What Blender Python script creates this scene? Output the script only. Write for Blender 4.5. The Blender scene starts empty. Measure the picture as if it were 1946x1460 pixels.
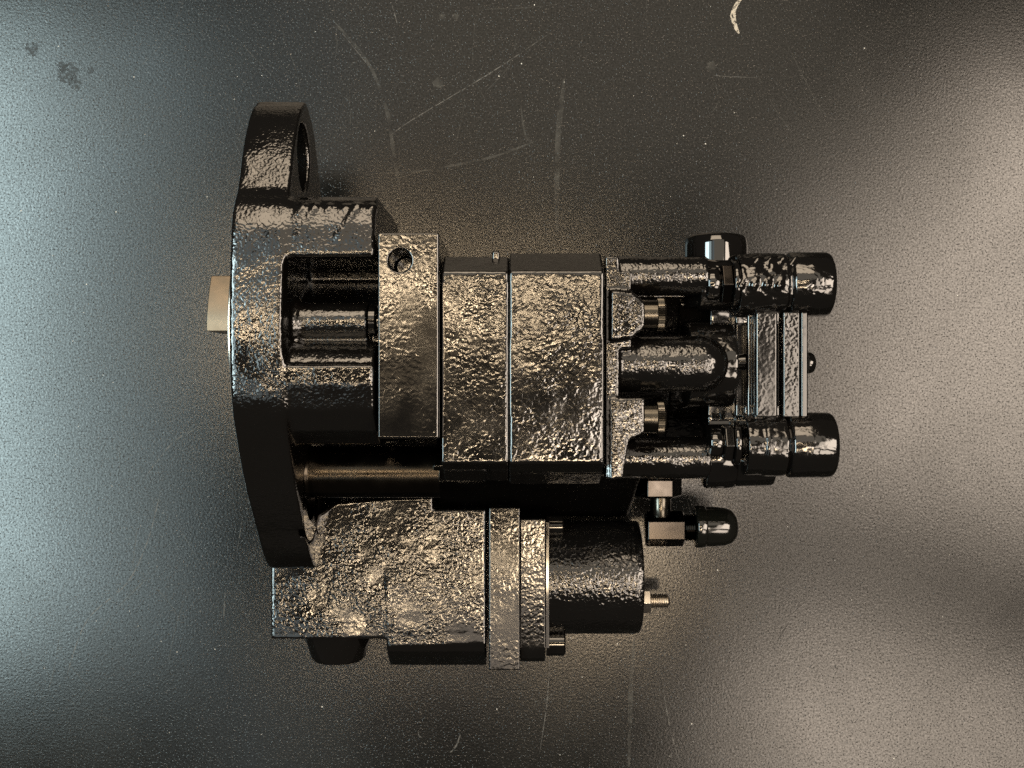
import bpy, bmesh, math, random
from mathutils import Vector, Matrix

random.seed(7)
SC = bpy.context.scene
COL = SC.collection

# ------------------------------------------------------------------ camera
TABLE = -108.0          # table height below the pump's shaft plane, millimetres
D = 650.0               # camera height above the shaft plane, millimetres
cam_d = bpy.data.cameras.new('camera')
cam_d.sensor_width = 36.0
cam_d.lens = 18.0 / (973 * 0.3 / D)
cam_d.clip_start = 0.01
cam_d.clip_end = 50
cam = bpy.data.objects.new('camera', cam_d)
cam.location = (0, 0, (D - TABLE) / 1000)
COL.objects.link(cam)
SC.camera = cam

# ------------------------------------------------------------------ world, lamps, exposure
w = bpy.data.worlds.new('World'); SC.world = w; w.use_nodes = True
bg = w.node_tree.nodes['Background']
bg.inputs[0].default_value = (0.42, 0.36, 0.30, 1)
bg.inputs[1].default_value = 0.11


def lamp(name, loc, aim, size, power, col, sy=None, spread=180):
    l = bpy.data.lights.new(name, 'AREA')
    l.shape = 'RECTANGLE'; l.size = size; l.size_y = sy or size
    l.energy = power; l.color = col; l.spread = math.radians(spread)
    o = bpy.data.objects.new(name, l); COL.objects.link(o)
    o.location = loc
    o.rotation_euler = (Vector(aim) - Vector(loc)).to_track_quat('-Z', 'Y').to_euler()
    return o


WARM = (1.0, 0.835, 0.675)
WARM2 = (1.0, 0.75, 0.47)


def panel(name, x, y, sx, sy, radiance, col, rot=0.0, z=2.1):
    """flat area light facing straight down, for room sources and added fills alike"""
    o = lamp(name, (x, y, z), (x, y, 0), sx, math.pi * sx * sy * radiance, col, sy)
    o.rotation_euler = (0, 0, math.radians(rot))


panel('daylight_panel', -1.62, 0.12, 0.80, 1.60, 15.0, (0.76, 0.98, 1.0))
panel('daylight_panel', -1.02, 0.12, 0.42, 1.70, 3.6, (0.78, 0.97, 1.0))  # added fill, stretches the cool glow further inward
panel('daylight_panel', -0.62, 0.85, 0.32, 0.60, 0.9, (0.85, 0.98, 1.0), 0, 2.3)  # dim fill added to soften the cool falloff
panel('daylight_panel', -0.66, -0.95, 0.32, 0.60, 0.9, (0.85, 0.98, 1.0), 0, 2.3)  # other half of the added cool fill, kept clear of the flange
panel('overhead_light', 1.42, 0.17, 0.90, 1.12, 10.0, WARM, -16)
panel('overhead_light', 0.80, 0.07, 0.34, 0.85, 5.5, WARM, -16)
panel('overhead_light', 0.99, -0.93, 0.90, 0.60, 8.0, WARM, -18)
panel('overhead_light', -0.26, 0.18, 1.00, 0.34, 0.5, WARM2, 0, 2.25)  # added fill, browns the flat top faces without reaching the visible table
panel('overhead_light', -0.20, -0.46, 0.50, 0.30, 0.15, WARM2, 0, 2.25)  # faint fill added for the control block's top
panel('overhead_light', 0.02, -0.66, 0.90, 0.30, 1.3, WARM, 0, 2.3)
panel('overhead_light', 0.15, 0.95, 1.7, 0.95, 0.9, (1.0, 0.86, 0.68), 0, 2.3)  # broad fill added to lift the table's top middle
panel('overhead_light', 0.33, -0.18, 0.14, 0.26, 18.0, WARM)  # added to put highlights on the motor can and pipes
panel('overhead_light', 0.20, -0.42, 0.20, 0.16, 34.0, WARM2)  # added for the bright band along the motor can
for x, y in ((-0.62, 0.10), (-0.55, 0.00), (-0.59, 0.26), (-0.52, 0.19), (-0.46, 0.10), (-0.37, 0.22), (-0.26, 0.24), (-0.10, 0.20), (0.04, 0.18), (0.17, 0.23), (-0.40, -0.54), (-0.24, -0.47), (-0.12, -0.41), (0.08, -0.46)):
    panel('glint_light', x, y, 0.055, 0.055, 54.0, WARM2)  # small added lights that scatter glints over the paint
panel('overhead_light', -0.50, 0.42, 0.46, 0.16, 1.3, WARM2, 0, 2.25)  # warm fill added to take the blue off the flange shoulder
panel('overhead_light', -0.2, 4.0, 2.0, 1.8, 5.0, (1.0, 0.80, 0.58))  # further added light, reaches the ear's steeper slope
panel('overhead_light', -0.2, 2.1, 1.6, 1.4, 5.0, (1.0, 0.80, 0.58))  # added light that gives the upper flange ear its sparkle

SC.view_settings.view_transform = 'Standard'
SC.view_settings.look = 'None'
SC.view_settings.exposure = 0.0
SC.view_settings.gamma = 1.0
SC.render.engine = 'CYCLES'
SC.cycles.use_denoising = False
SC.cycles.max_bounces = 6


# ------------------------------------------------------------------ unit helpers (millimetres, z measured from the shaft plane)
def K(z): return (D - z) / D
def PX(px, z=0.0): return (px - 973) * 0.3 * K(z)
def PY(py, z=0.0): return -(py - 730) * 0.3 * K(z)
def PR(r, z=0.0): return r * 0.3 * K(z)


# ------------------------------------------------------------------ materials
def nn(nt, t, **kw):
    n = nt.nodes.new(t)
    for k, v in kw.items(): setattr(n, k, v)
    return n


def noise(nt, co, scale, detail=2.0, rough=0.5, dist=0.0):
    n = nn(nt, 'ShaderNodeTexNoise')
    n.inputs['Scale'].default_value = scale
    n.inputs['Detail'].default_value = detail
    n.inputs['Roughness'].default_value = rough
    n.inputs['Distortion'].default_value = dist
    nt.links.new(co, n.inputs['Vector'])
    return n.outputs[0]


def ramp(nt, v, a, b, c0=0.0, c1=1.0):
    m = nn(nt, 'ShaderNodeMapRange')
    m.inputs[1].default_value = a; m.inputs[2].default_value = b
    m.inputs[3].default_value = c0; m.inputs[4].default_value = c1
    nt.links.new(v, m.inputs[0])
    return m.outputs[0]


def math_(nt, op, a, b):
    m = nn(nt, 'ShaderNodeMath', operation=op)
    for i, v in enumerate((a, b)):
        if isinstance(v, (int, float)): m.inputs[i].default_value = v
        else: nt.links.new(v, m.inputs[i])
    return m.outputs[0]


def base_mat(name):
    m = bpy.data.materials.new(name); m.use_nodes = True
    nt = m.node_tree
    p = nt.nodes['Principled BSDF']
    tc = nn(nt, 'ShaderNodeTexCoord')
    return m, nt, p, tc.outputs['Object']


def paint(name, size, amp, rough=0.12, patch=0.6, col=(0.003, 0.0026, 0.0023), dents=0.0):
    """glossy black enamel over a surface whose relief is size mm across and amp mm deep"""
    m, nt, p, co = base_mat(name)
    p.inputs['Base Color'].default_value = (*col, 1)
    p.inputs['IOR'].default_value = 1.65
    p.inputs['Specular IOR Level'].default_value = 0.68
    h = noise(nt, co, 1000 / size, 0.0, 0.4, 0.5)
    big = ramp(nt, noise(nt, co, 1000 / size * 0.09, 2.0), 0.36, 0.62, 1 - patch, 1.0)
    h = math_(nt, 'MULTIPLY', h, big)
    h2 = math_(nt, 'MULTIPLY', noise(nt, co, 1000 / size * 0.25, 1.0), 0.3 if amp > 0.07 else 2.0)
    h = math_(nt, 'ADD', h, h2)
    if dents:
        v = nn(nt, 'ShaderNodeTexVoronoi', feature='SMOOTH_F1')
        v.inputs['Scale'].default_value = 1000 / size * 0.35
        nt.links.new(co, v.inputs['Vector'])
        h = math_(nt, 'ADD', h, math_(nt, 'MULTIPLY', v.outputs[0], dents))
    b = nn(nt, 'ShaderNodeBump')
    b.inputs['Strength'].default_value = 1.0
    b.inputs['Distance'].default_value = amp / 1000
    nt.links.new(h, b.inputs['Height'])
    nt.links.new(b.outputs[0], p.inputs['Normal'])
    r = ramp(nt, noise(nt, co, 60, 3.0), 0.3, 0.7, rough * 0.7, rough * 1.5)
    nt.links.new(r, p.inputs['Roughness'])
    return m


def metal(name, col, rough, grain=0.0, axis=0):
    m, nt, p, co = base_mat(name)
    p.inputs['Base Color'].default_value = (*col, 1)
    p.inputs['Metallic'].default_value = 1.0
    mp = nn(nt, 'ShaderNodeMapping')
    s = [40, 40, 40]; s[axis] = 2500
    mp.inputs['Scale'].default_value = s
    nt.links.new(co, mp.inputs['Vector'])
    g = noise(nt, mp.outputs[0], 1.0, 2.0)
    if grain:
        b = nn(nt, 'ShaderNodeBump'); b.inputs['Distance'].default_value = grain / 1000
        nt.links.new(g, b.inputs['Height']); nt.links.new(b.outputs[0], p.inputs['Normal'])
    nt.links.new(ramp(nt, noise(nt, co, 90, 3), 0.3, 0.7, rough * 0.75, rough * 1.3), p.inputs['Roughness'])
    return m


M = {}
M['coarse'] = paint('black_paint_coarse_casting', 2.0, 0.16, 0.10, 0.5)
M['cast'] = paint('black_paint_sand_casting', 1.5, 0.21, 0.11, 0.45)
M['block'] = paint('black_paint_pitted_casting', 1.9, 0.23, 0.10, 0.85)
M['plate'] = paint('black_paint_sawn_plate', 2.0, 0.10, 0.10, 0.8)
M['light'] = paint('black_paint_thick_coat', 3.0, 0.30, 0.10, 0.6)
M['can'] = paint('black_paint_fine_orange_peel', 1.9, 0.42, 0.13, 0.3)
M['smooth'] = paint('black_paint_smooth', 6.0, 0.05, 0.07, 0.4)
M['gloss'] = paint('black_gloss', 12.0, 0.02, 0.05, 0.2)
M['turned'] = metal('dark_turned_steel', (0.045, 0.038, 0.03), 0.20, 0.05, 0)
M['screw'] = metal('oiled_screw_steel', (0.085, 0.078, 0.066), 0.20)
M['steel'] = metal('bare_steel', (0.52, 0.46, 0.38), 0.32)
M['nut'] = metal('plated_nut', (0.20, 0.19, 0.18), 0.16)
M['zinc'] = metal('bright_zinc', (0.62, 0.58, 0.52), 0.25)
M['bronze'] = metal('machined_cast_iron', (0.22, 0.18, 0.135), 0.45, 0.02, 1)
M['facet'] = metal('dark_plated_steel', (0.045, 0.040, 0.036), 0.14)
M['cap'] = paint('black_plastic_cap', 9.0, 0.03, 0.10, 0.3, col=(0.004, 0.004, 0.003))


# ------------------------------------------------------------------ mesh helpers
AX = {'X': (0, 1, 2), 'Y': (1, 2, 0), 'Z': (2, 0, 1)}


def vpt(axis, t, a, b):
    """t along the axis; a, b the remaining two coordinates in x-y-z order"""
    if axis == 'X': return (t, a, b)
    if axis == 'Y': return (a, t, b)
    return (a, b, t)


def prism(bm, pts, axis, t0, t1):
    n = len(pts)
    A = [bm.verts.new(vpt(axis, t0, *p)) for p in pts]
    B = [bm.verts.new(vpt(axis, t1, *p)) for p in pts]
    bm.faces.new(A); bm.faces.new(B[::-1])
    for i in range(n):
        j = (i + 1) % n
        bm.faces.new((A[j], A[i], B[i], B[j]))
    return bm


def box(bm, x0, x1, y0, y1, z0, z1):
    x0, x1 = min(x0, x1), max(x0, x1); y0, y1 = min(y0, y1), max(y0, y1)
    return prism(bm, [(x0, y0), (x1, y0), (x1, y1), (x0, y1)], 'Z', min(z0, z1), max(z0, z1))


def lathe(bm, axis, c, prof, seg=48, flute=None):
    """prof: list of (t, r) along the axis; c: the other two coordinates"""
    rings = []
    for t, r in prof:
        if r <= 1e-6:
            rings.append([bm.verts.new(vpt(axis, t, *c))]); continue
        ring = []
        for i in range(seg):
            a = 2 * math.pi * (i + 0.5) / seg
            rr = r
            if flute and flute[0] <= t <= flute[1] and i % 2: rr = r - flute[2]
            ring.append(bm.verts.new(vpt(axis, t, c[0] + rr * math.cos(a), c[1] + rr * math.sin(a))))
        rings.append(ring)
    for A, B in zip(rings, rings[1:]):
        if len(A) == 1 and len(B) == 1: continue
        for i in range(seg):
            j = (i + 1) % seg
            if len(A) == 1: bm.faces.new((A[0], B[i], B[j]))
            elif len(B) == 1: bm.faces.new((A[j], A[i], B[0]))
            else: bm.faces.new((A[j], A[i], B[i], B[j]))
    if len(rings[0]) > 1: bm.faces.new(rings[0])
    if len(rings[-1]) > 1: bm.faces.new(rings[-1][::-1])
    return bm


def cyl(bm, axis, c, t0, t1, r, seg=48, ch=0.0):
    if t0 > t1: t0, t1 = t1, t0
    if ch: prof = [(t0, r - ch), (t0 + ch * .3, r - ch * .3), (t0 + ch, r), (t1 - ch, r), (t1 - ch * .3, r - ch * .3), (t1, r - ch)]
    else: prof = [(t0, r), (t1, r)]
    return lathe(bm, axis, c, prof, seg)


def hexa(bm, axis, c, t0, t1, R, rot=0.0, ch=1.2):
    if t0 > t1: t0, t1 = t1, t0
    def ring(r): return [(c[0] + r * math.cos(rot + i * math.pi / 3), c[1] + r * math.sin(rot + i * math.pi / 3)) for i in range(6)]
    levels = [(t0, R - ch), (t0 + ch * .6, R), (t1 - ch * .6, R), (t1, R - ch)]
    rs = [[bm.verts.new(vpt(axis, t, *p)) for p in ring(r)] for t, r in levels]
    for A, B in zip(rs, rs[1:]):
        for i in range(6):
            j = (i + 1) % 6; bm.faces.new((A[j], A[i], B[i], B[j]))
    bm.faces.new(rs[0]); bm.faces.new(rs[-1][::-1])
    return bm


def capsule(bm, a, b, r):
    a, b = Vector(a), Vector(b)
    q = (b - a).to_track_quat('X', 'Z').to_matrix().to_4x4()
    L = (b - a).length
    t = bmesh.new()
    pr = [(-r * math.cos(i * math.pi / 10), r * math.sin(i * math.pi / 10)) for i in range(6)]
    pr = pr + [(L - t0, r0) for t0, r0 in pr[::-1]]
    lathe(t, 'X', (0, 0), [(p[0], p[1] if p[1] > 1e-4 else 0) for p in pr], 14)
    t.transform(Matrix.Translation(a) @ q)
    me = bpy.data.meshes.new('t'); t.to_mesh(me); t.free()
    bm.from_mesh(me); bpy.data.meshes.remove(me)
    return bm


def finish(bm):
    bmesh.ops.recalc_face_normals(bm, faces=bm.faces[:])
    bm.transform(Matrix.Scale(0.001, 4) @ Matrix.Translation((0, 0, -TABLE)))


def obj(name, bm, mat, parent, bevel=0.0, seg=3, angle=35):
    finish(bm)
    me = bpy.data.meshes.new(name); bm.to_mesh(me); bm.free()
    me.materials.append(M[mat] if isinstance(mat, str) else mat)
    o = bpy.data.objects.new(name, me); COL.objects.link(o)
    o.parent = parent
    for p in me.polygons: p.use_smooth = True
    if bevel:
        b = o.modifiers.new('bevel', 'BEVEL'); b.width = bevel / 1000; b.segments = seg
        b.limit_method = 'ANGLE'; b.angle_limit = math.radians(angle); b.harden_normals = True
    else:
        me.set_sharp_from_angle(angle=math.radians(angle))
    return o


def cast(name, adds, cuts, mat, parent, voxel=0.9, smooth=6, lump=0.0, lump_size=14.0, after=None):
    """fuse overlapping solids into one casting with filleted joints"""
    finish(adds)
    me = bpy.data.meshes.new(name); adds.to_mesh(me); adds.free()
    o = bpy.data.objects.new(name, me); COL.objects.link(o)
    r = o.modifiers.new('r', 'REMESH'); r.mode = 'VOXEL'; r.voxel_size = voxel / 1000
    tmp = None
    if cuts:
        finish(cuts)
        mc = bpy.data.meshes.new('cutter'); cuts.to_mesh(mc); cuts.free()
        tmp = bpy.data.objects.new('cutter', mc); COL.objects.link(tmp)
        rc = tmp.modifiers.new('r', 'REMESH'); rc.mode = 'VOXEL'; rc.voxel_size = voxel / 1000
        b = o.modifiers.new('b', 'BOOLEAN'); b.operation = 'DIFFERENCE'; b.object = tmp; b.solver = 'MANIFOLD'
        if after:
            finish(after)
            ma = bpy.data.meshes.new('adder'); after.to_mesh(ma); after.free()
            tmp2 = bpy.data.objects.new('adder', ma); COL.objects.link(tmp2)
            rc = tmp2.modifiers.new('r', 'REMESH'); rc.mode = 'VOXEL'; rc.voxel_size = voxel / 1000
            b2 = o.modifiers.new('b2', 'BOOLEAN'); b2.operation = 'UNION'; b2.object = tmp2; b2.solver = 'MANIFOLD'
        r2 = o.modifiers.new('r2', 'REMESH'); r2.mode = 'VOXEL'; r2.voxel_size = voxel / 1000
    if smooth:
        s = o.modifiers.new('s', 'SMOOTH'); s.factor = 0.5; s.iterations = smooth
    if lump:
        tx = bpy.data.textures.new('lumps', 'CLOUDS'); tx.noise_scale = lump_size / 1000; tx.noise_depth = 2
        d = o.modifiers.new('d', 'DISPLACE'); d.texture = tx; d.strength = lump / 1000; d.mid_level = 0.5
        d.texture_coords = 'LOCAL'
    dg = bpy.context.evaluated_depsgraph_get()
    new = bpy.data.meshes.new_from_object(o.evaluated_get(dg))
    o.modifiers.clear(); o.data = new; bpy.data.meshes.remove(me)
    new.name = name
    if tmp: bpy.data.objects.remove(tmp)
    if cuts and after: bpy.data.objects.remove(tmp2)
    new.materials.clear(); new.materials.append(M[mat])
    for p in new.polygons: p.use_smooth = True
    o.parent = parent
    return o


NB = bmesh.new


def smooth_loop(pts, n=5):
    """closed Catmull-Rom curve through the points"""
    out = []
    N = len(pts)
    for i in range(N):
        p0, p1, p2, p3 = (Vector(pts[(i + k - 1) % N]) for k in range(4))
        for j in range(n):
            t = j / n
            v = 0.5 * (2 * p1 + (p2 - p0) * t + (2 * p0 - 5 * p1 + 4 * p2 - p3) * t * t + (3 * p1 - p0 - 3 * p2 + p3) * t ** 3)
            out.append((v.x, v.y))
    return out


# ------------------------------------------------------------------ the table
def table():
    m, nt, p, co = base_mat('powder_coated_table')
    grain = noise(nt, co, 640, 1.5, 0.6)
    haze = noise(nt, co, 9, 5.0, 0.6, 0.6)
    fine = noise(nt, co, 700, 3.0)
    mix = nn(nt, 'ShaderNodeMix', data_type='RGBA')
    mix.inputs[6].default_value = (0.006, 0.006, 0.0056, 1)
    mix.inputs[7].default_value = (0.016, 0.0155, 0.014, 1)
    nt.links.new(math_(nt, 'MULTIPLY', ramp(nt, haze, 0.35, 0.75), ramp(nt, fine, 0.3, 0.7, 0.4, 1.0)), mix.inputs[0])
    b = nn(nt, 'ShaderNodeBump'); b.inputs['Distance'].default_value = 0.00005
    speck = ramp(nt, noise(nt, co, 900, 0.0), 0.70, 0.80, 0.0, 2.2)
    nt.links.new(math_(nt, 'ADD', grain, speck), b.inputs['Height'])
    dif = nn(nt, 'ShaderNodeBsdfDiffuse'); nt.links.new(mix.outputs[2], dif.inputs[0])
    glo = nn(nt, 'ShaderNodeBsdfAnisotropic', distribution='BECKMANN')
    nt.links.new(ramp(nt, haze, 0.3, 0.7, 0.19, 0.235), glo.inputs['Roughness'])
    for n_ in (dif, glo): nt.links.new(b.outputs[0], n_.inputs['Normal'])
    fr = nn(nt, 'ShaderNodeFresnel'); fr.inputs[0].default_value = 1.58
    ms = nn(nt, 'ShaderNodeMixShader')
    flake = math_(nt, 'MULTIPLY', ramp(nt, noise(nt, co, 780, 2.0, 0.65), 0.30, 0.72, 0.55, 1.5), ramp(nt, haze, 0.3, 0.7, 1.12, 0.88))
    nt.links.new(math_(nt, 'MULTIPLY', fr.outputs[0], flake), ms.inputs[0]); nt.links.new(dif.outputs[0], ms.inputs[1]); nt.links.new(glo.outputs[0], ms.inputs[2])
    nt.links.new(ms.outputs[0], nt.nodes['Material Output'].inputs[0])
    nt.nodes.remove(p)
    bm = NB()
    box(bm, -900, 900, -600, 600, TABLE - 4, TABLE)
    t = obj('tabletop', bm, m, None, bevel=1.0)
    t['kind'] = 'structure'
    return t


TAB = table()


def mark_mat(name, col, alpha, scale):
    m, nt, p, co = base_mat(name)
    p.inputs['Base Color'].default_value = (*col, 1)
    p.inputs['Roughness'].default_value = 0.5
    n = noise(nt, co, scale, 3.0, 0.6)
    nt.links.new(ramp(nt, n, 0.38, 0.62, 0.0, alpha), p.inputs['Alpha'])
    return m


M['scratch'] = mark_mat('pale_scratch', (0.15, 0.142, 0.13), 0.60, 260)
M['rub'] = mark_mat('faint_rub_mark', (0.115, 0.11, 0.097), 0.26, 90)
M['gouge'] = mark_mat('dark_scratch', (0.004, 0.004, 0.004), 0.9, 200)
M['chip'] = mark_mat('bare_primer', (0.42, 0.37, 0.30), 1.6, 500)
M['stain'] = mark_mat('oil_stain', (0.008, 0.008, 0.008), 0.75, 420)
M['dust'] = mark_mat('dust', (0.55, 0.52, 0.47), 2.0, 30)
ZT = TABLE


def TP(px, py): return Vector((PX(px, ZT), PY(py, ZT), ZT))


def ribbon(bm, pts, width, lift, wob=0.0):
    P = [TP(*p) for p in pts]
    Q = []
    for i in range(len(P) - 1):
        p0, p1, p2, p3 = P[max(i - 1, 0)], P[i], P[i + 1], P[min(i + 2, len(P) - 1)]
        for j in range(6):
            t = j / 6
            Q.append(0.5 * (2 * p1 + (p2 - p0) * t + (2 * p0 - 5 * p1 + 4 * p2 - p3) * t * t + (3 * p1 - p0 - 3 * p2 + p3) * t ** 3))
    Q.append(P[-1])
    n = len(Q); row = []
    for i, q in enumerate(Q):
        d = Q[min(i + 1, n - 1)] - Q[max(i - 1, 0)]
        s_ = Vector((-d.y, d.x, 0)).normalized()
        u = i / (n - 1)
        hw = width * 0.5 * (0.12 + 0.88 * math.sin(math.pi * min(max(u, 0.02), 0.98)) ** 0.6) * random.uniform(1 - wob, 1 + wob)
        up = Vector((0, 0, lift))
        row.append((bm.verts.new(q + s_ * hw + up), bm.verts.new(q - s_ * hw + up)))
    for A, B in zip(row, row[1:]): bm.faces.new((A[0], A[1], B[1], B[0]))


LIFT = 0.03
for pts, wd, mt in (
        ([(630, 35), (700, 120), (735, 210), (748, 290), (762, 380)], 2.4, 'rub'),
        ([(1050, 60), (930, 140), (780, 230), (740, 260)], 0.7, 'scratch'),
        ([(1025, 265), (930, 300), (800, 325), (720, 330)], 1.4, 'rub'),
        ([(1072, 150), (1060, 270), (1058, 440)], 3.4, 'rub'),
        ([(990, 200), (1000, 260), (1030, 280)], 1.6, 'rub'),
        ([(305, 935), (280, 1030), (240, 1110), (165, 1180), (125, 1290)], 0.8, 'scratch'),
        ([(385, 810), (330, 840), (270, 915)], 0.8, 'scratch'),
        ([(400, 640), (350, 700), (325, 760)], 0.8, 'rub'),
        ([(300, 1080), (220, 1160), (180, 1230)], 1.2, 'rub'),
        ([(265, 960), (250, 1100)], 0.7, 'rub'),
        ([(460, 990), (450, 1050)], 0.6, 'scratch'),
        ([(428, 1122), (425, 1175)], 0.7, 'scratch'),
        ([(640, 1270), (600, 1320)], 0.6, 'rub'),
        ([(1045, 1240), (1040, 1330), (1025, 1435)], 0.6, 'scratch'),
        ([(1260, 1310), (1275, 1390), (1292, 1450)], 0.6, 'scratch'),
        ([(1205, 1210), (1198, 1330), (1195, 1458)], 3.0, 'rub'),
        ([(1075, 1300), (1030, 1335), (1010, 1345)], 1.0, 'rub'),
        ([(876, 1392), (866, 1420), (855, 1430)], 1.2, 'scratch'),
        ([(795, 1390), (796, 1398), (802, 1402)], 0.7, 'scratch'),
        ([(1345, 143), (1390, 146), (1440, 148)], 0.5, 'scratch'),
        ([(640, 50), (680, 100), (700, 125)], 0.5, 'scratch'),
        ([(745, 10), (755, 45)], 0.6, 'scratch'),
        ([(905, 18), (1000, 15), (1075, 5)], 0.5, 'rub'),
        ([(1498, 1186), (1488, 1200), (1478, 1218)], 1.0, 'gouge'),
        ([(1870, 1240), (1910, 1226), (1958, 1205)], 0.6, 'gouge'),
        ([(1820, 1090), (1860, 1078), (1905, 1070)], 0.45, 'gouge'),
        ([(1875, 1140), (1910, 1122)], 0.4, 'gouge'),
        ([(1582, 1266), (1594, 1272)], 0.8, 'gouge')):
    bm = NB(); ribbon(bm, pts, wd, LIFT, 0.25); LIFT += 0.0015
    obj('scratch', bm, mt, TAB)
bm = NB(); ribbon(bm, [(1411, -6), (1398, 12), (1393, 30), (1397, 48), (1404, 64)], 3.6, 0.09, 0.2)
obj('paint_chip', bm, 'chip', TAB)


def blot(bm, px, py, r, lift):
    c = TP(px, py) + Vector((0, 0, lift)); n = 18
    bm.faces.new([bm.verts.new(c + Vector((math.cos(i / n * 6.2832), math.sin(i / n * 6.2832), 0)) * r * random.uniform(.65, 1.15)) for i in range(n)])


for px, py, r, mt in ((130, 140, 7.5, 'stain'), (142, 158, 5, 'stain'), (118, 128, 4.5, 'stain'), (172, 134, 2.4, 'stain'), (60, 95, 5, 'stain'),
                      (1352, 128, 4, 'rub'), (832, 158, 4, 'rub'), (840, 32, 2.2, 'rub'), (866, 32, 2.4, 'rub')):
    bm = NB(); blot(bm, px, py, r, LIFT); LIFT += 0.0015
    obj('stain', bm, mt, TAB)
bm = NB()
for i in range(260):
    px, py = random.uniform(-20, 1966), random.uniform(-20, 1480)
    blot(bm, px, py, random.choice((0.18, 0.22, 0.25, 0.3, 0.45)), 0.16)
dst = obj('dust_specks', bm, 'dust', TAB); dst['kind'] = 'stuff'
bm = NB()
for i in range(110):
    px, py = random.uniform(0, 1946), random.uniform(0, 1460)
    a = random.choice((1.2, 1.45, 1.9, 0.6)) + random.uniform(-.4, .4); L = random.uniform(20, 130); c_ = random.uniform(-18, 18)
    dx, dy = math.cos(a) * L, math.sin(a) * L
    ribbon(bm, [(px - dx, py - dy), (px + c_, py + c_ * .4), (px + dx, py + dy)], random.uniform(.25, .6), 0.14, 0.2)
hl = obj('hairline_scratches', bm, 'rub', TAB); hl['kind'] = 'stuff'

# ------------------------------------------------------------------ the pump
pump = bpy.data.objects.new('hydraulic_pump', None); COL.objects.link(pump)
pump['label'] = 'glossy black painted hydraulic gear pump lying on its side on the dark tabletop'
pump['category'] = 'pump'
pump.empty_display_size = 0.05

# ---- front housing: two-bolt flange, bearing barrel with a ribbed pocket
bm = NB()
sil = [(196, -10), (199, 0), (208, 8), (226, 16), (255, 24), (290, 31), (330, 37), (362, 42), (384, 49), (408, 53), (440, 55.5), (500, 57.5), (625, 59),
       (730, 56.5), (780, 53), (830, 45), (890, 33), (950, 17), (1010, -4), (1060, -23), (1080, -42)]
poly = smooth_loop([(PY(y, z), z) for y, z in sil] + [(-106, -62), (-90, -80), (-40, -96), (20, -100), (70, -92), (110, -66), (140, -44), (155, -28)])
prism(bm, poly, 'X', -147, -118.5)
barrel = [(101, -70), (101, 30), (100.3, 39), (97.5, 46.5), (92, 51.5), (84, 54), (70, 56.5), (30, 58), (0, 56.5), (-14, 52), (-25, 42), (-33, 26), (-37, -70)]
prism(bm, barrel, 'X', -125, -71.5)
for i in range(6):                                            # ground weld ridges on the shoulder
    x = -113 + i * 7.4 + random.uniform(-1, 1)
    capsule(bm, (x - 6, 77 + random.uniform(-2, 2), 52.8), (x + 3, 92.5, 49.3), 3.0 + random.uniform(-.4, .4))
cut = NB()
prism(cut, [(66, 80), (66, -8), (60, -12), (44, 22), (10, 22), (10, 80)], 'X', -117.5, -60)      # pocket
prism(cut, [(73, 80), (64, 46), (12, 46), (12, 80)], 'X', -117, -60)
prism(cut, [(-126, 80), (-115.5, 46), (-60, 46), (-60, 80)], 'Y', 14, 64)
cyl(cut, 'X', (PY(300, 0), 0), -160, -100, 19.3)              # upper ear hole
cyl(cut, 'X', (-67, -25), -123, -100, 27)                     # lower ear spot face
cyl(cut, 'X', (-67, -25), -160, -100, 12)
cyl(cut, 'X', (PY(610, 35), 38), -76, -60, 8.5)
rib = NB()                                                    # rounded ribs standing in the pocket
cyl(rib, 'X', (PY(612, 35), 33), -119, -77, 10.5)
cyl(rib, 'X', (PY(612, 35), 31), -119, -114, 13.5)
cyl(rib, 'X', (2, 35), -119, -72, 21)
fh = cast('front_housing', bm, cut, 'cast', pump, 0.85, 17, 0.5, 12, after=rib)
bm = NB(); lathe(bm, 'X', (PY(610, 38), 38), [(-76.2, 8.4), (-73.2, 8.4), (-72.4, 7.6), (-72.2, 5.5), (-75, 5.2), (-75, 0)], 40)
obj('bolt_head', bm, 'gloss', fh)
# pilot ring and drive lug on the mounting face
bm = NB(); cyl(bm, 'X', (PY(630), -12), -148.1, -146.5, 69, 96, 0.6)
obj('pilot_ring', bm, 'zinc', fh)
bm = NB()
arc = []
for i in range(9):
    y = 524 + (629.5 - 524) * i / 8
    z = 55 - 9 * ((629.5 - y) / 105.5) ** 2
    arc.append((PY(y, z), z))
prism(bm, arc + [(arc[-1][0], 20), (arc[0][0], 20)], 'X', -159.5, -147.2)
obj('drive_lug', bm, 'bronze', fh, bevel=0.5)
bm = NB(); lathe(bm, 'X', (-67, -25), [(-123.5, 25), (-121.5, 26.2), (-120.8, 25.0), (-119.8, 26.2), (-119, 25.4), (-119, 14), (-123, 13)], 56)
obj('spot_face_ring', bm, 'facet', fh)

# ---- machined spool tube under the housing
bm = NB()
z = -20
prof = [(PX(572, z), 14.0), (PX(576, z), 16.0), (PX(590, z), 16.0)]
x0, x1 = PX(592, z), PX(838, z)
prof += [(x0, 15.2)]
n = 90
for i in range(n):
    x = x0 + (x1 - x0) * (i + .5) / n
    prof.append((x, 15.2 - (0.10 if i % 2 else 0)))
prof += [(x1, 15.2)]
lathe(bm, 'X', (PY(897, z), z), prof, 64)
obj('spool_tube', bm, 'turned', pump, angle=60)

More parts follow.
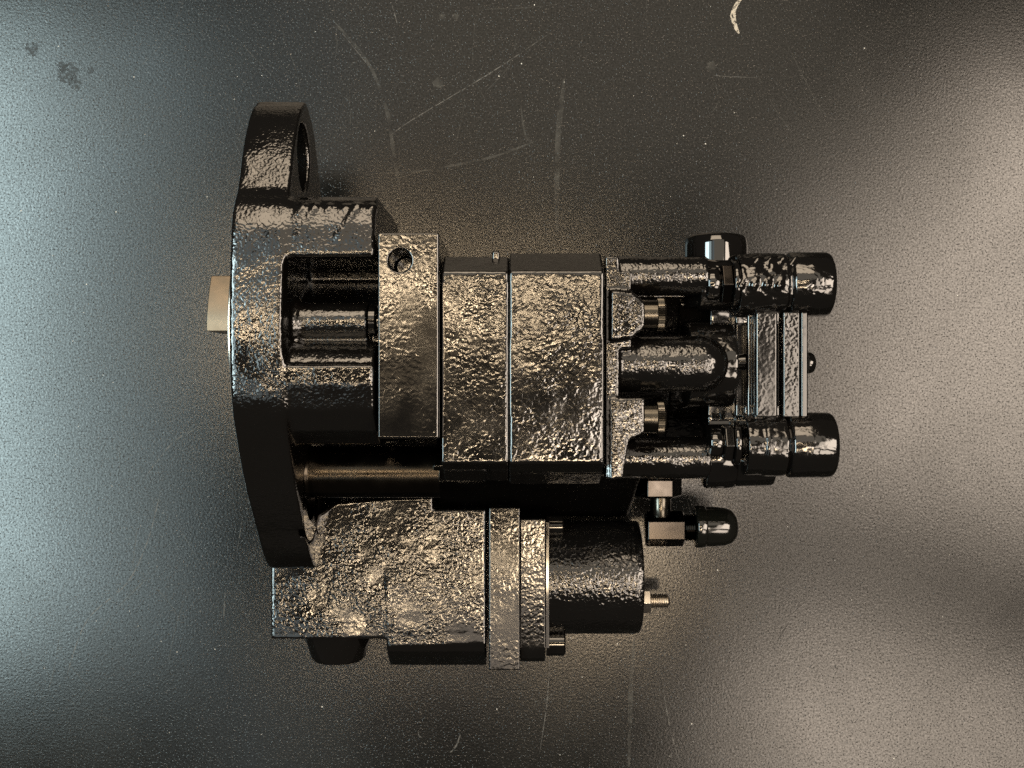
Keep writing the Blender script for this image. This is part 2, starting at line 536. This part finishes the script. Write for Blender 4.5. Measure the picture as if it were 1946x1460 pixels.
# ---- adapter plate with a drilled hole
bm = NB(); box(bm, PX(718, 57), PX(835, 57), PY(442, 57), PY(834, 57), -75, 57)
pl = obj('adapter_plate', bm, 'plate', pump)
hb = NB(); cyl(hb, 'Z', (PX(760, 57), PY(495, 57)), 20, 90, PR(21.5, 57), 48)
finish(hb); hm = bpy.data.meshes.new('h'); hb.to_mesh(hm); hb.free(); ho = bpy.data.objects.new('h', hm); COL.objects.link(ho)
b = pl.modifiers.new('b', 'BOOLEAN'); b.object = ho; b.solver = 'EXACT'
b = pl.modifiers.new('v', 'BEVEL'); b.width = 0.0012; b.segments = 3; b.limit_method = 'ANGLE'; b.angle_limit = math.radians(40); b.harden_normals = True
new = bpy.data.meshes.new_from_object(pl.evaluated_get(bpy.context.evaluated_depsgraph_get()))
pl.modifiers.clear(); pl.data = new; bpy.data.objects.remove(ho)

# ---- gear body, two sections
def section(name, px0, px1, top, bot, grow, mat):
    bm = NB()
    prof = [(PY(top, 28), -60), (PY(top, 28), 30)]
    y0, y1 = PY(516, 51), PY(880, 51)
    for i in range(9):
        y = y0 + (y1 - y0) * i / 8
        prof.append((y, 50.5 + grow + 0.35 * math.sin(math.pi * i / 8) - 0.02 * (8 - i)))
    prof += [(PY(bot - 22, 42), 42), (PY(bot - 18, 38), 36), (PY(bot, 22), 22), (PY(bot, 22), -60)]
    prism(bm, prof, 'X', PX(px0, 51), PX(px1, 51))
    return cast(name, bm, None, mat, pump, 0.8, 4, 0.45, 18)


section('gear_housing', 839, 967.2, 489, 914, 0.0, 'coarse')
section('gear_housing', 967.3, 1148, 482, 920, 0.5, 'coarse')
bm = NB(); box(bm, PX(935, 30), PX(950, 30), PY(478, 30), PY(500, 30), 10, 33)
obj('locating_tab', bm, 'light', pump, bevel=1.2)

# ---- end cover with bolt pads and three pipe stubs
bm = NB()
box(bm, PX(1151, 40), PX(1178, 40), PY(488, 40), PY(910, 40), -60, 40)
box(bm, PX(1170, 40), PX(1200, 40), PY(515, 40), PY(662, 40), -20, 40)
prism(bm, [(PX(1160, 41), PY(552, 41)), (PX(1203, 41), PY(556, 41)), (PX(1225, 41), PY(574, 41)), (PX(1225, 41), PY(622, 41)),
           (PX(1200, 41), PY(642, 41)), (PX(1160, 41), PY(648, 41))], 'Z', 0, 43)
prism(bm, [(PX(1160, 41), PY(757, 41)), (PX(1226, 41), PY(757, 41)), (PX(1226, 41), PY(822, 41)),
           (PX(1196, 41), PY(836, 41)), (PX(1184, 41), PY(910, 41)), (PX(1160, 41), PY(912, 41))], 'Z', 0, 41)
cyl(bm, 'X', (PY(525, 15), 15), 55, 108, 11)
cyl(bm, 'X', (PY(692, 22), 22), 50, 104, 15.5)
cyl(bm, 'X', (PY(870, 0), 0), 55, 112, 12)
for i in range(5):
    a = i / 4 * math.pi / 2
    t = 104 + 13 * math.sin(a)
bmesh.ops.create_uvsphere(bm, u_segments=32, v_segments=16, radius=15.5, matrix=Matrix.Translation((104, PY(692, 22), 22)))
prism(bm, [(PY(560), -60), (PY(560), -2), (PY(600), -10), (PY(850), -72), (PY(850), -90)], 'X', 58, 100)
cast('end_cover', bm, None, 'cast', pump, 0.85, 6, 0.6, 10)

scr = []
for py in (598, 795):
    bm = NB(); zz = 30
    c = (PY(py, zz), zz)
    a, m_, e = PX(1226, zz), PX(1247, zz), PX(1263, zz)
    lathe(bm, 'X', c, [(a - 4, 8.2), (m_, 8.2), (m_ + .4, 8.9), (e - .8, 8.9), (e, 8.2), (e, 4.6), (e - 5, 4.4), (e - 5, 0)], 92, flute=(m_ + .2, e - .5, 0.5))
    obj('cap_screw', bm, 'screw', pump, angle=30)

# ---- rear valve block joining the pipes to the clamp
bm = NB()
prism(bm, [(PY(575), -90), (PY(575), -2), (PY(610), -8), (PY(850), -72), (PY(850), -92)], 'X', 96, 120)
cyl(bm, 'X', (PY(692, 22), 5), 98, 124, 24)
cyl(bm, 'X', (PY(540, 10), 8), 104, 124, 15)
rv = cast('valve_block', bm, None, 'light', pump, 0.9, 6, 0.4)

# round plug pointing away at the top
bm = NB(); X = PX(1361); r = PR(60)
y0, y1 = PY(447), PY(585)
lathe(bm, 'Y', (X, -2), [(y1, r), (y0 - 6, r), (y0 - 2.6, r - .5), (y0 - .9, r - 1.7), (y0, r - 4), (y0, r - 9), (y0 - 3, r - 10), (y0 - 3, 0)], 72)
obj('port_plug', bm, 'gloss', pump, angle=50)

bm = NB()
prism(bm, [(PY(560), -70), (PY(560), 8), (PY(600), 4), (PY(800), -4), (PY(840), 0), (PY(840), -70)], 'X', 112, 158)
cast('backing_block', bm, None, 'smooth', pump, 0.9, 6, 0.3)  # added backing block, closes the bright gap behind the clamp bars

# hex bolt heads on the clamp
for py, a, e, R in ((540, 1346, 1394, 41), (842, 1352, 1397, 36)):
    bm = NB(); zz = 18
    hexa(bm, 'X', (PY(py, zz), zz), PX(a + 20, zz), PX(e - 5, zz), PR(R, zz), math.radians(36))
    h = obj('hex_bolt', bm, 'facet' if py < 600 else 'gloss', pump, bevel=0.5)
    bm = NB(); cyl(bm, 'X', (PY(py, zz), zz), PX(e - 5.2, zz), PX(e + 6, zz), PR(R + 6, zz), 48, 0.8)
    obj('washer', bm, 'gloss', h)
    bm = NB(); cyl(bm, 'X', (PY(py, zz), zz), PX(a - 6, zz), PX(a + 20.4, zz), PR(R - 9, zz), 48, 2.0)
    obj('bolt_shank', bm, 'gloss', h)

# ---- clamp: two barrels with caps, joined by ribbed bars
bm = NB(); zz = 15
yu = PY(541, zz); yl = PY(846, zz)
cyl(bm, 'X', (yu, zz), PX(1398, zz), PX(1487, zz), PR(59, zz))
cyl(bm, 'X', (yu, zz), PX(1480, zz), PX(1500, zz), PR(54, zz))
for i in range(4):
    x = PX(1425 + i * 24, 32)
    capsule(bm, (x - 5, yu - 2, zz + 17), (x + 6, yu + 13, zz + 11), 2.0)
box(bm, PX(1434, 22), PX(1482, 22), yu - 23, yu, -20, 22.5)
box(bm, PX(1396, 10), PX(1432, 10), yu - 22, yu, -25, 13)
cl = cast('clamp_barrel', bm, None, 'light', pump, 0.7, 5, 1.2, 7)
bm = NB()
x0, x1 = PX(1494, zz), PX(1576, zz); R = PR(61, zz)
lathe(bm, 'X', (yu, zz), [(x0, R - 2), (x0 + .8, R - .5), (x0 + 2, R), (x1 - 3, R), (x1 - 1.2, R - .5), (x1 - .3, R - 1.5), (x1, R - 3), (x1, 0)], 72)
obj('barrel_cap', bm, 'light', cl, angle=50)

bm = NB()
cyl(bm, 'X', (yl, zz), PX(1412, zz), PX(1449, zz), PR(57, zz))
cyl(bm, 'X', (yl, zz), PX(1447, zz), PX(1487, zz), PR(59.5, zz))
cyl(bm, 'X', (yl, zz), PX(1480, zz), PX(1500, zz), PR(53, zz))
box(bm, PX(1434, 22), PX(1482, 22), yl, yl + 22.5, -20, 22.5)
box(bm, PX(1412, 10), PX(1432, 10), yl, yl + 22, -25, 13)
cl2 = cast('clamp_barrel', bm, None, 'light', pump, 0.7, 4, 0.5, 9)
bm = NB()
x0, x1 = PX(1492, zz), PX(1581, zz); R = PR(62, zz)
lathe(bm, 'X', (yl, zz), [(x0, R - 2), (x0 + .8, R - .5), (x0 + 2, R), (x1 - 3, R), (x1 - 1.2, R - .5), (x1 - .3, R - 1.5), (x1, R - 3), (x1, 0)], 72)
obj('barrel_cap', bm, 'light', cl2, angle=50)
bm = NB(); cyl(bm, 'X', (PY(866, -8), -8), PX(1337, -8), PX(1392, -8), PR(62, -8), 64, 1.5)
rg = obj('rear_ring', bm, 'smooth', pump)
bm = NB(); cyl(bm, 'X', (PY(866, -8), -8), PX(1390, -8), PX(1466, -8), PR(58, -8), 64, 1.5)
obj('ring_collar', bm, 'smooth', rg)

for a, e, top, bot, mat, bv in ((1397, 1418, 6, 30, 'smooth', 1.6), (1419, 1433, 14, 30, 'gloss', 1.8), (1436, 1479, 24, 40, 'plate', 1.6),
                                (1478, 1489, 14, 30, 'gloss', 0.5), (1488, 1521, 24, 40, 'coarse', 1.2), (1522, 1536, 23, 40, 'smooth', 1.2)):
    bm = NB()
    box(bm, PX(a, top), PX(e, top), PY(592, top), PY(794, top), -bot, top)
    obj('clamp_bar', bm, mat, pump, bevel=bv)
bm = NB(); lathe(bm, 'X', (PY(690, 10), 10), [(PX(1534, 10), 6), (PX(1540, 10), 6), (PX(1545, 10), 5.2), (PX(1549, 10), 3.2), (PX(1550, 10), 0)], 40)
obj('button_bolt', bm, 'gloss', pump)
bm = NB(); lathe(bm, 'X', (PY(688, 8), 6), [(PX(1400, 8), 0), (PX(1401, 8), 4), (PX(1417, 8), 5), (PX(1420, 8), 4), (PX(1420, 8), 0)], 32)
obj('dowel', bm, 'gloss', pump)

# ---- lower control block (one casting below the housing)
bm = NB(); zt = -42
out = [(515, 1050), (515, 1215), (733, 1215), (736, 1232), (924, 1226), (924, 969), (823, 969), (823, 944), (740, 948), (640, 955), (603, 978), (588, 1030), (575, 1060)]
prism(bm, [(PX(x, zt), PY(y, zt)) for x, y in out], 'Z', -98, zt)
lob = [(PY(990, zt), -100), (PY(990, zt), zt - 3), (PY(1040, zt), zt - .2), (PY(1110, zt), zt + .2), (PY(1200, zt), zt + .1), (PY(1236, -44), -43.5), (PY(1248, -49), -49), (PY(1264, -63), -63), (PY(1262, -75), -75), (PY(1225, -100), -104)]
prism(bm, lob, 'X', PX(734, zt), PX(924, zt))
cb = cast('control_block', bm, None, 'block', pump, 0.85, 5, 0.25, 14)
bm = NB()
xc = PX(637, -55)
lathe(bm, 'Y', (xc, -68), [(PY(1208, -55), PR(64, -60)), (PY(1222, -55), PR(62, -60)), (PY(1252, -60), PR(52, -60)), (PY(1259, -60), PR(46, -60)), (PY(1261, -60), 0)], 64)
obj('tapered_plug', bm, 'gloss', cb)
bm = NB(); lathe(bm, 'X', (PY(1003, -40), -52), [(PX(572, -45), 9), (PX(596, -45), 10.5), (PX(601, -45), 10.8), (PX(601, -45), 0)], 40)
obj('bolt_head', bm, 'facet', cb)

# ---- filler added below the gear housing, sloped so the gap stays black
bm = NB()
prism(bm, [(PY(800), -70), (PY(885), 0), (PY(905, -10), -10), (PY(982, -88), -88), (PY(982, -88), -100), (PY(800), -100)], 'X', PX(828, -30), PX(1212, -30))
cast('gap_filler', bm, None, 'smooth', pump, 1.0, 5, 0.4)

# ---- clamping plate, end flange, motor can
bm = NB(); box(bm, PX(929, -37), PX(988.5, -37), PY(965, -37), PY(1274, -37), -98, -37)
obj('clamping_plate', bm, 'plate', pump, bevel=0.9)
bm = NB(); zt = -41
fl = [(PY(986, zt), -98), (PY(986, zt), zt - 1), (PY(988, zt), zt)]
for i in range(9):
    a = i / 8 * math.pi / 2
    fl.append((PY(1228, zt) - 12 * math.sin(a), zt - 12 + 12 * math.cos(a)))
fl += [(PY(1228, zt) - 12, -85), (PY(1228, zt) - 4, -100)]
prism(bm, fl, 'X', PX(989, zt), PX(1036.5, zt))
ef = obj('end_flange', bm, 'coarse', pump, bevel=0.8, angle=30)
bm = NB(); box(bm, PX(1036.8, -45), PX(1044, -45), PY(992, -45), PY(1232, -45), -95, -44)
obj('gasket', bm, 'gloss', pump, bevel=0.4)
bm = NB(); zz = -72.5; r = 35.4
a, e = PX(1043, -45), PX(1223, -45)
lathe(bm, 'X', (PY(1096, zz), zz), [(a, r), (e - 5, r), (e - 1.2, r - .3), (e - .3, r - .9), (e, r - 2), (e, 0)], 96)
mc = obj('motor_can', bm, 'can', pump, angle=50)
for py, zc, r, x1 in ((1000, -54, 6.5, 1071), (1221, -62, 8.2, 1074)):
    bm = NB(); a, e = PX(1038, zc), PX(x1, zc)
    lathe(bm, 'X', (PY(py, zc), zc), [(a, r), (e - 1, r), (e, r - 1), (e, r * .55), (e - 4, r * .5), (e - 4, 0)], 48)
    obj('socket_screw', bm, 'gloss', pump)
bm = NB(); zc = -74
c = (PY(1142, zc), zc)
prof = []
x = PX(1223, zc) - 2; e = PX(1272, zc)
while x < e - 0.7:
    prof += [(x, 3.9), (x + 0.68, 4.7)]; x += 1.36
prof += [(e - .3, 3.5), (e, 3.0), (e, 0)]
lathe(bm, 'X', c, prof, 32)
st = obj('threaded_stud', bm, 'zinc', pump, angle=80)
bm = NB(); hexa(bm, 'X', c, PX(1222, zc) - 1, PX(1236, zc), 8.2, math.radians(30), 1.0)
obj('nut', bm, 'zinc', st, bevel=0.3)

# ---- elbow fitting with dust cap
zc = -48
bm = NB(); hexa(bm, 'X', (PY(1005, zc), zc), PX(1226, zc), PX(1300, zc), PR(34, zc), math.radians(0), 1.6)
el = obj('elbow_hex', bm, 'facet', pump, bevel=0.5)
bm = NB(); prof = []
x = PX(1299, zc); e = PX(1324, zc)
while x < e:
    prof += [(x, 7.4), (x + .6, 8.2)]; x += 1.2
lathe(bm, 'X', (PY(1003, zc), zc), prof + [(e, 0)], 40)
obj('thread', bm, 'facet', el, angle=80)
bm = NB(); a, e = PX(1320, zc), PX(1401, zc); r = PR(40, zc)
lathe(bm, 'X', (PY(1001, zc), zc), [(a, r - 1.4), (a + .4, r - .2), (a + 1, r), (a + 5.6, r), (a + 6.2, r - .4), (a + 6.4, r - .9), (a + 11, r - .8), (e - 8, r - 1.3), (e - 4, r - 2.4), (e - 1.6, r - 4.6), (e - .4, r - 7.2), (e, r - 10), (e, 0)], 64)
obj('dust_cap', bm, 'cap', el, angle=60)
bm = NB(); cyl(bm, 'Y', (PX(1255, zc), zc), PY(940, zc), PY(982, zc), PR(20, zc), 40, 0.6)
obj('neck', bm, 'screw', el)
bm = NB(); hexa(bm, 'Y', (PX(1251, zc), zc - 4), PY(908, zc), PY(945, zc), PR(47, zc), 0.0, 1.5)
obj('union_nut', bm, 'facet', el, bevel=0.5)
bm = NB(); cyl(bm, 'Y', (PX(1251, zc), zc - 4), PY(912, zc), PY(850, zc), PR(34, zc), 40)
obj('riser_pipe', bm, 'smooth', el)

SC.render.resolution_x = 1024; SC.render.resolution_y = 768
